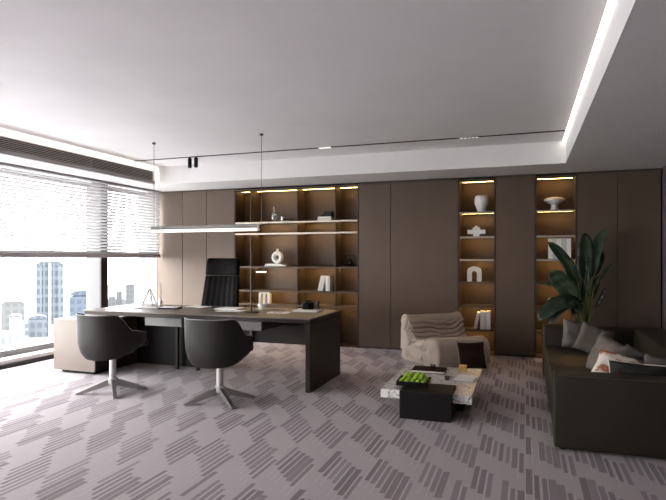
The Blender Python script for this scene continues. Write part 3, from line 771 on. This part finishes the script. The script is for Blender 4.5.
bm = B(); lathe(bm, [(.018, 0), (.02, .003), (.026, .04), (.023, .04), (.018, .008)], seg=16); obj('bowl', bm, 'alu_dark', cb, True)
bm = B(); tube(bm, [(.024, 0, .032), (.040, 0, .028), (.040, 0, .014), (.020, 0, .010)], .0035, 6); obj('handle', bm, 'alu_dark', cb, True)

# ------------------------------------------------------------------ quilted armchair
ang = math.atan2(-.74, .67)           # direction it faces
FD = Vector((.67, -.74, 0)).normalized()
ac = thing('quilted_armchair', 'low taupe armchair with deep horizontal folds, by the bookcase', 'armchair', (-.73, 7.17, 0), math.atan2(FD.y, FD.x) + PI / 2)
# local: front = -Y at y=0, back at y=.9 ; outline in (y,z)
def spl(pts, n):
    out = []; m = len(pts)
    for i in range(m):
        p0, p1, p2, p3 = (Vector(pts[(i + k) % m]) for k in (-1, 0, 1, 2))
        for q in range(n):
            t = q / n
            out.append(.5 * ((2 * p1) + (-p0 + p2) * t + (2 * p0 - 5 * p1 + 4 * p2 - p3) * t * t + (-p0 + 3 * p1 - 3 * p2 + p3) * t ** 3))
    return out
outl = [(.05, .0), (-.01, .06), (-.02, .20), (.02, .32), (.12, .365), (.26, .345), (.40, .315), (.50, .33), (.56, .40), (.60, .49), (.66, .575), (.735, .615), (.82, .59), (.87, .48), (.895, .30), (.90, .12), (.87, .0), (.45, .0)]
NS = 28; pts = spl(outl, NS); n = len(pts)
W = .42; nw = 56; bm = B(); rows = []
cen = Vector((.50, .20))
for iw in range(nw + 1):
    t = -1 + 2 * iw / nw; row = []
    at_ = abs(t); e = max(0, (at_ - .90) / .10); inset = 1 - (1 - (1 - e ** 2.4) ** .42) * .42
    xw = W * t
    for i, p in enumerate(pts):
        s = i / NS
        d = (p - cen)
        q = Vector((p.x, p.y))
        k = (1 - (1 - inset) * (.10 if s > 7.5 and s < 15 else .8)) if p.y > .02 else 1 - (1 - inset) * .5
        # pinch away from the nearest spine point rather than the centre
        spine = Vector((.30, .17)) if p.x < .36 else (Vector((.74, .42)) if p.y > .36 else Vector((.70, .2)))
        q = spine + (q - spine) * k
        nrm = (q - spine); nrm = nrm.normalized() if nrm.length > 1e-5 else Vector((0, 1))
        # folds in the crook, bending near the ends
        f = 0
        if 4.4 < s < 9.9:
            wgt = min(1, (s - 4.4) / .8, (9.9 - s) / 1.0); ph = s - .55 * max(0, at_ - .45) ** 1.2 * 2 + .22 * math.sin(t * 4.1) + .10 * math.sin(t * 9 + s)
            f = -.040 * wgt * (1 - abs(math.sin(PI * ph * 1.45))) ** 1.6 + .010 * wgt
        f += .006 * noise.noise(Vector((t * 3, s * .8, 2)))
        # wrinkles raised on the end faces
        y, z = q.x + nrm.x * f, max(0.0, q.y + nrm.y * f)
        if 9.2 < s < 12.8: z += .022 * at_ ** 6; xw = W * t * 1.05
        else: xw = W * t
        row.append(bm.verts.new((xw, y, z)))
    rows.append(row)
for a, b in zip(rows, rows[1:]):
    for i in range(n): bm.faces.new((a[i], a[(i + 1) % n], b[(i + 1) % n], b[i]))
for ri, sgn in ((rows[0], -1), (rows[-1], 1)):
    # bulged fluted end cap
    prev = ri
    for kk, (sc_, out) in enumerate(((.86, .022), (.66, .034), (.40, .040), (.12, .042))):
        cur = []
        for i, v in enumerate(ri):
            y0_, z0_ = v.co.y, v.co.z; sp = Vector((.30, .17)) if y0_ < .36 else (Vector((.74, .40)) if z0_ > .36 else Vector((.66, .2)))
            q = sp + (Vector((y0_, z0_)) - sp) * sc_
            ya_ = q.x
            wv = .038 * (abs(math.sin(PI * (ya_ + .25 * max(0, q.y - .25)) / .075)) ** .8 - 1) * (1 if .2 < ya_ < .72 else .2)
            cur.append(bm.verts.new((sgn * (W + out + wv), q.x, q.y)))
        for i in range(n): bm.faces.new((prev[i], prev[(i + 1) % n], cur[(i + 1) % n], cur[i]))
        prev = cur
    bm.faces.new(prev)
obj('body', bm, 'togo', ac, True)
bm = B(); tube(bm, [(x_, .735, .612) for x_ in [-.40 + .8 * q / 20 for q in range(21)]], .008, 6); obj('top_seam', bm, 'togo', ac, True)

# ------------------------------------------------------------------ cushions
def cushion_bm(w, h, th, seed=0, n=18, droop=0.0):
    bm = B(); sides = []
    for s in (1, -1):
        g = []
        for i in range(n + 1):
            for j in range(n + 1):
                u, v = -1 + 2 * i / n, -1 + 2 * j / n
                k = max(0, (1 - u ** 4) * (1 - v ** 4)) ** .55
                pin = 1 - .07 * (1 - k) * (1 - abs(abs(u) - abs(v)))
                x, z = u * w / 2 * (1 - .08 * (1 - v * v) * abs(u) ** 3 * 1) , v * h / 2 * (1 - .08 * (1 - u * u) * abs(v) ** 3)
                y = s * th / 2 * k * (1 + .25 * noise.noise(Vector((u * 1.7 + seed, v * 1.7, s)))) + .012 * noise.noise(Vector((u * 3 + seed, v * 3, 5)))
                y += droop * (v - .0) ** 2
                g.append((x, y, z))
        sides.append(g)
    A = [bm.verts.new(p) for p in sides[0]]; Bq = []
    for idx, p in enumerate(sides[1]):
        i, j = divmod(idx, n + 1)
        if i in (0, n) or j in (0, n): Bq.append(A[idx]); 
        else: Bq.append(bm.verts.new(p))
    for i in range(n):
        for j in range(n):
            a, b, c, d = i * (n + 1) + j, (i + 1) * (n + 1) + j, (i + 1) * (n + 1) + j + 1, i * (n + 1) + j + 1
            bm.faces.new((A[a], A[b], A[c], A[d])); bm.faces.new((Bq[a], Bq[d], Bq[c], Bq[b]))
    return bm
def cushion(label, w, h, th, m, loc, rot, seed=0, group=None, welt=None):
    o = obj('cushion', cushion_bm(w, h, th, seed), m, smooth=True); tag(o, label, 'cushion', group)
    o.location = loc; o.rotation_euler = rot
    if welt:
        bm = B(); P = []
        for k in range(64):
            a = 4 * k / 64; s, f = int(a), a - int(a); u, v = ((-1 + 2 * f, -1), (1, -1 + 2 * f), (1 - 2 * f, 1), (-1, 1 - 2 * f))[s]
            P.append((u * w / 2 * (1 - .08 * (1 - v * v)), 0.012 * noise.noise(Vector((u * 3 + seed, v * 3, 5))), v * h / 2 * (1 - .08 * (1 - u * u))))
        tube(bm, P + [P[0]], .007, 6, cap=False); obj('edge_trim', bm, welt, o, True)
    return o
# dark cushion on the armchair
cushion('dark brown cushion with beige fringe leaning against the front of the taupe armchair', .36, .34, .11, 'brown_fabric', (-.625, 6.99, .19), (-.30, 0, math.atan2(FD.y, FD.x) + PI / 2 - .25), 3, None, 'fringe')

# ------------------------------------------------------------------ sofa
SX0, SX1, SY0, SY1 = .20, 1.48, 4.29, 7.15
sf = thing('leather_sofa', 'long dark olive leather sofa along the right wall', 'sofa', (.74, 5.72, 0))
def sbox(name, a, m='sofa', bev=.02, seg=4):
    bm = B(); box(bm, a[0] - .74, a[1] - .74, a[2] - 5.72, a[3] - 5.72, a[4], a[5], bev=bev, seg=seg); return obj(name, bm, m, sf, True)
sbox('base', (SX0 + .012, SX1, SY0 + .235, SY1 - .305, .03, .22), bev=.012)
sbox('armrest', (SX0, SX1, SY0, SY0 + .23, .02, .55))
sbox('armrest', (SX0, SX1, SY1 - .30, SY1, .02, .60))
sbox('backrest', (1.13, SX1, SY0 + .232, SY1 - .302, .222, .62), bev=.04)
sbox('seat_cushion', (SX0 + .004, 1.118, SY0 + .235, 5.66, .222, .385), bev=.03)
sbox('seat_cushion', (SX0 + .004, 1.118, 5.664, SY1 - .303, .222, .385), bev=.03)
bm = B(); tube(bm, [(SX0 - .735, SY0 - 5.717, .06), (SX0 - .735, SY0 - 5.717, .547), (SX0 - .4, SY0 - 5.717, .5475), (SX1 - .75, SY0 - 5.717, .5475)], .004, 6); obj('welt', bm, 'sofa_edge', sf, True)
for fx, fy in ((.26, 4.37), (.26, 7.07), (1.4, 4.37), (1.4, 7.07)):
    bm = B(); lathe(bm, [(.025, 0), (.028, .02)], c=(fx - .74, fy - 5.72, 0), seg=12); obj('foot', bm, 'black', sf)
# cushions on the sofa
cushion('pale grey cushion leaning on the far sofa arm, leftmost', .33, .33, .12, 'grey_light_fabric', (.55, 6.72, .535), (-.30, .16, .25), 1, 'cushions on the sofa')
cushion('grey linen cushion beside the leftmost one at the far sofa arm', .34, .33, .12, 'grey_fabric', (.70, 6.50, .515), (-.42, .34, -.15), 2, 'cushions on the sofa')
cushion('grey cushion standing tilted in the middle of the sofa seat', .34, .36, .16, 'grey_fabric', (.675, 5.25, .535), (-.25, .30, -.95), 4, 'cushions on the sofa')
cushion('slate grey cushion behind the rust printed one on the sofa', .28, .30, .12, 'grey_dark_fabric', (.835, 5.06, .515), (-.5, .3, -.7), 5, 'cushions on the sofa')
cushion('white cushion with rust print lying near the front sofa arm', .46, .36, .13, 'print', (.735, 4.84, .488), (-1.0, .25, -.30), 8, 'cushions on the sofa')
cushion('black cushion with pale edge trim nearest the front sofa arm', .42, .26, .12, 'dark_fabric', (.80, 4.60, .490), (-.35, .06, -.05), 7, 'cushions on the sofa', 'white_fabric')
cushion('dim mauve cushion right of the black one on the sofa', .30, .26, .11, 'mauve_fabric', (1.0, 4.78, .515), (-.3, .1, -.3), 9, 'cushions on the sofa')

# ------------------------------------------------------------------ plant
PY = 7.60
pl = thing('potted_plant', 'tall broad leaved green plant in a dark pot behind the sofa', 'plant', (.72, PY, 0))
L0 = Vector((.72, PY, 0))
bm = B(); lathe(bm, [(.15, 0), (.16, .01), (.19, .42), (.195, .45), (.175, .45), (.17, .42)], seg=28); obj('pot', bm, 'pot', pl, True)
bm = B(); lathe(bm, [(.168, .405), (.168, .425)], seg=24); obj('soil', bm, 'soil', pl)
def leaf(base, start, tip, bend, w, face, m, fold=.25, curl=0.0):
    """base: stem root; start: where the blade begins; tip; bend: offset of the mid control point; face: vector the blade faces"""
    start, tip, base = Vector(start) - L0, Vector(tip) - L0, Vector(base)
    bm = B(); n = 16; mid = (start + tip) / 2 + Vector(bend); face = Vector(face).normalized(); rows = []
    for i in range(n + 1):
        t = i / n; p = start * (1 - t) ** 2 + mid * 2 * t * (1 - t) + tip * t * t
        d = ((mid - start) * (1 - t) + (tip - mid) * t).normalized()
        s = d.cross(face).normalized(); nn = s.cross(d).normalized()
        hw = w / 2 * max(.02, (1 - abs(2 * (t * .985 + .012) ** .85 - 1) ** 3.0)) ** .62
        row = []
        for q in (-1, -.55, 0, .55, 1):
            row.append(bm.verts.new(p + s * hw * q + nn * (fold * hw * abs(q) * 1 - curl * hw * q * q + .006 * math.sin(t * 22 + q))))
        rows.append(row)
    for a, b in zip(rows, rows[1:]):
        for q in range(4): bm.faces.new((a[q], a[q + 1], b[q + 1], b[q]))
    o = obj('leaf', bm, m, pl, True)
    md = o.modifiers.new('thickness', 'SOLIDIFY'); md.thickness = .003
    bm = B(); q = base; c = base * .35 + start * .65 + Vector((0, 0, .06)); c = Vector(((base.x * .6 + start.x * .4), (base.y * .6 + start.y * .4), (base.z * .35 + start.z * .65)))
    P = [base * (1 - t) ** 2 + c * 2 * t * (1 - t) + start * t * t for t in [k / 8 for k in range(9)]]
    P += [start * (1 - t) ** 2 + mid * 2 * t * (1 - t) + tip * t * t - Vector((0, 0, 0)) for t in (.15, .35, .6)]
    tube(bm, P, [.011] * 5 + [.009] * 4 + [.006, .004, .002], 6); obj('petiole', bm, 'stem', o, True)
def A(u, v, dy=0): return at(u, v, PY + dy)
cam_dir = Vector((-.09, -1, .05))
leaf((0, 0, .42), A(587, 280), A(585, 233, .05), (0, .03, 0), .20, (-.05, -1, .1), 'leaf', .18)
leaf((.02, .02, .42), A(593, 277, .08), A(607, 229, .14), (-.06, .0, .10), .15, (-.5, -1, .3), 'leaf_mid', .35)
leaf((-.02, 0, .42), A(578, 282, -.05), A(548, 242, -.12), (.06, 0, .05), .13, (-.5, -.8, .5), 'leaf', .4)
leaf((-.03, -.02, .42), A(577, 300, -.10), A(550, 271, -.18), (-.03, 0, .06), .22, (-.55, -.8, .35), 'leaf_mid', .2)
leaf((-.02, -.03, .42), A(580, 304, -.15), A(538, 321, -.30), (.0, -.05, .22), .22, (.0, -.75, .65), 'leaf', .2)
leaf((.0, -.03, .42), A(577, 302, -.2), A(549, 326, -.3), (-.02, -.06, .16), .12, (-.2, -.9, .4), 'leaf', .3)
leaf((.03, .0, .42), A(594, 288, .02), A(611, 264, .02), (0, 0, .02), .055, (-.4, -1, .3), 'leaf', .5)
leaf((.02, .01, .42), A(592, 276, .1), A(603, 252, .12), (0, .03, .03), .12, (.3, -1, .2), 'leaf', .3)
leaf((-.01, .03, .42), A(576, 287, .1), A(567, 262, .15), (-.03, .0, .03), .12, (-.2, -1, .2), 'leaf', .25)
leaf((.0, -.02, .42), A(583, 303, -.1), A(573, 315, -.14), (-.02, 0, .06), .12, (-.1, -1, .3), 'leaf', .25)
leaf((-.03, .02, .42), A(566, 290, .0), A(536, 283, -.02), (0, 0, .05), .075, (-.1, -.6, .8), 'leaf_mid', .25)
leaf((.03, .03, .42), A(590, 300, .1), A(598, 277, .15), (0, 0, .02), .10, (.1, -1, .2), 'leaf', .25)

for k, (u_, v_, d_) in enumerate(((580, 290, .05), (586, 286, -.05), (590, 294, .1), (575, 303, -.08), (596, 300, .05), (583, 297, .12))):
    leaf((.05 * math.cos(k * 1.1), .05 * math.sin(k * 1.1), .42), A(u_, v_ + 8, d_), A(u_ + (-4, 2, 7, -9, 9, -1)[k], v_ - (16, 20, 14, 8, 12, 18)[k], d_), (.01, 0, .02), .05, (-.2 + .1 * k, -1, .2), 'leaf_mid' if k % 2 else 'leaf', .5)

# ------------------------------------------------------------------ city outside
bm = B(); box(bm, -900, -40, -300, 1200, -61, -60); g_ = struct('ground', bm, mat('hazy_city_ground', (.26, .26, .265), .95, var=.2, vscale=.03))
def at_depth(u, v, dep):
    r = (u - CX) / F; return Vector(((r * CC - SS) * dep, (r * SS + CC) * dep, H + (HY - v) / F * dep))
def tower(label, u0, u1, vtop, dep, a, b_, sx=2.5, sz=3.2, depth=None, crown=None, group='hazy city towers outside the window'):
    p0, p1 = at_depth(u0, vtop, dep), at_depth(u1, vtop, dep); w = (p1 - p0).length; zt = p0.z
    c = (p0 + p1) / 2; d = depth or w * .8
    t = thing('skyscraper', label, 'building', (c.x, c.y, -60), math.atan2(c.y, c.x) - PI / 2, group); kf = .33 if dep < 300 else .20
    b_ = tuple(.45 * p_ + .55 * q_ for p_, q_ in zip(a, b_))  # haze is put into the facade colours: pale, with softened window contrast
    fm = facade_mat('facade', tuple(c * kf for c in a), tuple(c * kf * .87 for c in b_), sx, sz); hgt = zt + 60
    bm = B(); box(bm, -w / 2, w / 2, 0, d, 0, hgt); obj('facade', bm, fm, t)
    bm = B(); box(bm, -w / 2 * .8, w / 2 * .8, d * .15, d * .85, hgt, hgt + w * .06); obj('roof_parapet', bm, fm, t)
    if crown == 'notch':
        for s in (-1, 1):
            bm = B(); box(bm, min(s * w * .5, s * w * .28), max(s * w * .5, s * w * .28), -w * .05, -.01, 0, hgt * .985); obj('corner_bay', bm, fm, t)
        bm = B(); box(bm, -w * .06, w * .06, -w * .07, -.01, 0, hgt); obj('central_fin', bm, mat('pale_fin', (.075, .08, .085), .7), t)
    if crown == 'barrel':
        P = [(w / 2 * math.cos(x), hgt + w * .06 + w * .2 * math.sin(x)) for x in [PI * k / 12 for k in range(13)]]
        bm = B(); prism(bm, P, 'y', d * .1, d * .9); obj('curved_roof', bm, fm, t)
    return t
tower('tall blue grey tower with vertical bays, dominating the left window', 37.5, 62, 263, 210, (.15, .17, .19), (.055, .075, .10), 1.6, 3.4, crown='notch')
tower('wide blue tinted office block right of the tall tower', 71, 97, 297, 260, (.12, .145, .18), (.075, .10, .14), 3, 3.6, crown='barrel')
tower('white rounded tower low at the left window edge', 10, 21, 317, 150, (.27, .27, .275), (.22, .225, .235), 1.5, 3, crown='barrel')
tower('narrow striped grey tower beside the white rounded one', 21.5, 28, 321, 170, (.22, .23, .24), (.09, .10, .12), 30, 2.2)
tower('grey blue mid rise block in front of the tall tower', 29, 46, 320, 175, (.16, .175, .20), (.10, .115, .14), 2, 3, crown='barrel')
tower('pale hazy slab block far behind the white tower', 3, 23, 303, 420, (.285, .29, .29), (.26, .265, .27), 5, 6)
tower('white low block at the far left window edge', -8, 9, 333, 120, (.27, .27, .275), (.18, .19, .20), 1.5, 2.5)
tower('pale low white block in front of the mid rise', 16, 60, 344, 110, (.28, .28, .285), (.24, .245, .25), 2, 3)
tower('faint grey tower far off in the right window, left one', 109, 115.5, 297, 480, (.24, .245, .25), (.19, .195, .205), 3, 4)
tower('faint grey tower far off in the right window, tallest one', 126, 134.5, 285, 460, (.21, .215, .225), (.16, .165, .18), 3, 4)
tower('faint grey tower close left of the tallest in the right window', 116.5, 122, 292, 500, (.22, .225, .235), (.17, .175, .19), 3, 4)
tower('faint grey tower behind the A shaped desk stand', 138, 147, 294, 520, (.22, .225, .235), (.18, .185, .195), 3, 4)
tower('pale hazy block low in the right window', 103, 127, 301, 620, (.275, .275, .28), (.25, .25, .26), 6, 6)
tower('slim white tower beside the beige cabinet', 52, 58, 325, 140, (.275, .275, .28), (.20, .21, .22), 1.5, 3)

# ------------------------------------------------------------------ light
wd = bpy.data.worlds.new('sky'); SC.world = wd; wd.use_nodes = True; nt = wd.node_tree
bg = nt.nodes['Background']; tc = nt.nodes.new('ShaderNodeTexCoord'); sp = nt.nodes.new('ShaderNodeSeparateXYZ'); nt.links.new(tc.outputs['Generated'], sp.inputs[0])
rp = nt.nodes.new('ShaderNodeValToRGB'); e = rp.color_ramp.elements; e[0].position = .0; e[0].color = (1, .985, .975, 1); e[1].position = .8; e[1].color = (.95, .97, 1, 1)
nt.links.new(sp.outputs[2], rp.inputs[0]); nt.links.new(rp.outputs[0], bg.inputs[0]); bg.inputs[1].default_value = 3.4
for (ya, yb2) in ((YF, 6.83), (6.98, 8.19)):
    l = bpy.data.lights.new('window_portal', 'AREA'); l.shape = 'RECTANGLE'; l.size = yb2 - ya; l.size_y = 2.4; l.cycles.is_portal = True
    o = bpy.data.objects.new('window_portal', l); COL.objects.link(o); o.location = (-6.6, (ya + yb2) / 2, 1.35); o.rotation_euler = (PI / 2, 0, -PI / 2)

sl = bpy.data.lights.new('seat_spot', 'SPOT'); sl.energy = 50; sl.color = (1, .66, .34); sl.spot_size = math.radians(17); sl.spot_blend = .6; sl.shadow_soft_size = .02
so = bpy.data.objects.new('seat_spot', sl); COL.objects.link(so); so.location = (-.55, 6.79, ZU - .03)
so.rotation_euler = (Vector((.66, 5.85, .38)) - so.location).to_track_quat('-Z', 'Y').to_euler()
SC.view_settings.view_transform = 'Standard'; SC.view_settings.look = 'None'
SC.view_settings.exposure = 2.47; SC.view_settings.gamma = 0.87
SC.cycles.use_denoising = True
SC.cycles.max_bounces = 10; SC.cycles.diffuse_bounces = 6; SC.cycles.transparent_max_bounces = 12
SC.cycles.sample_clamp_indirect = 8
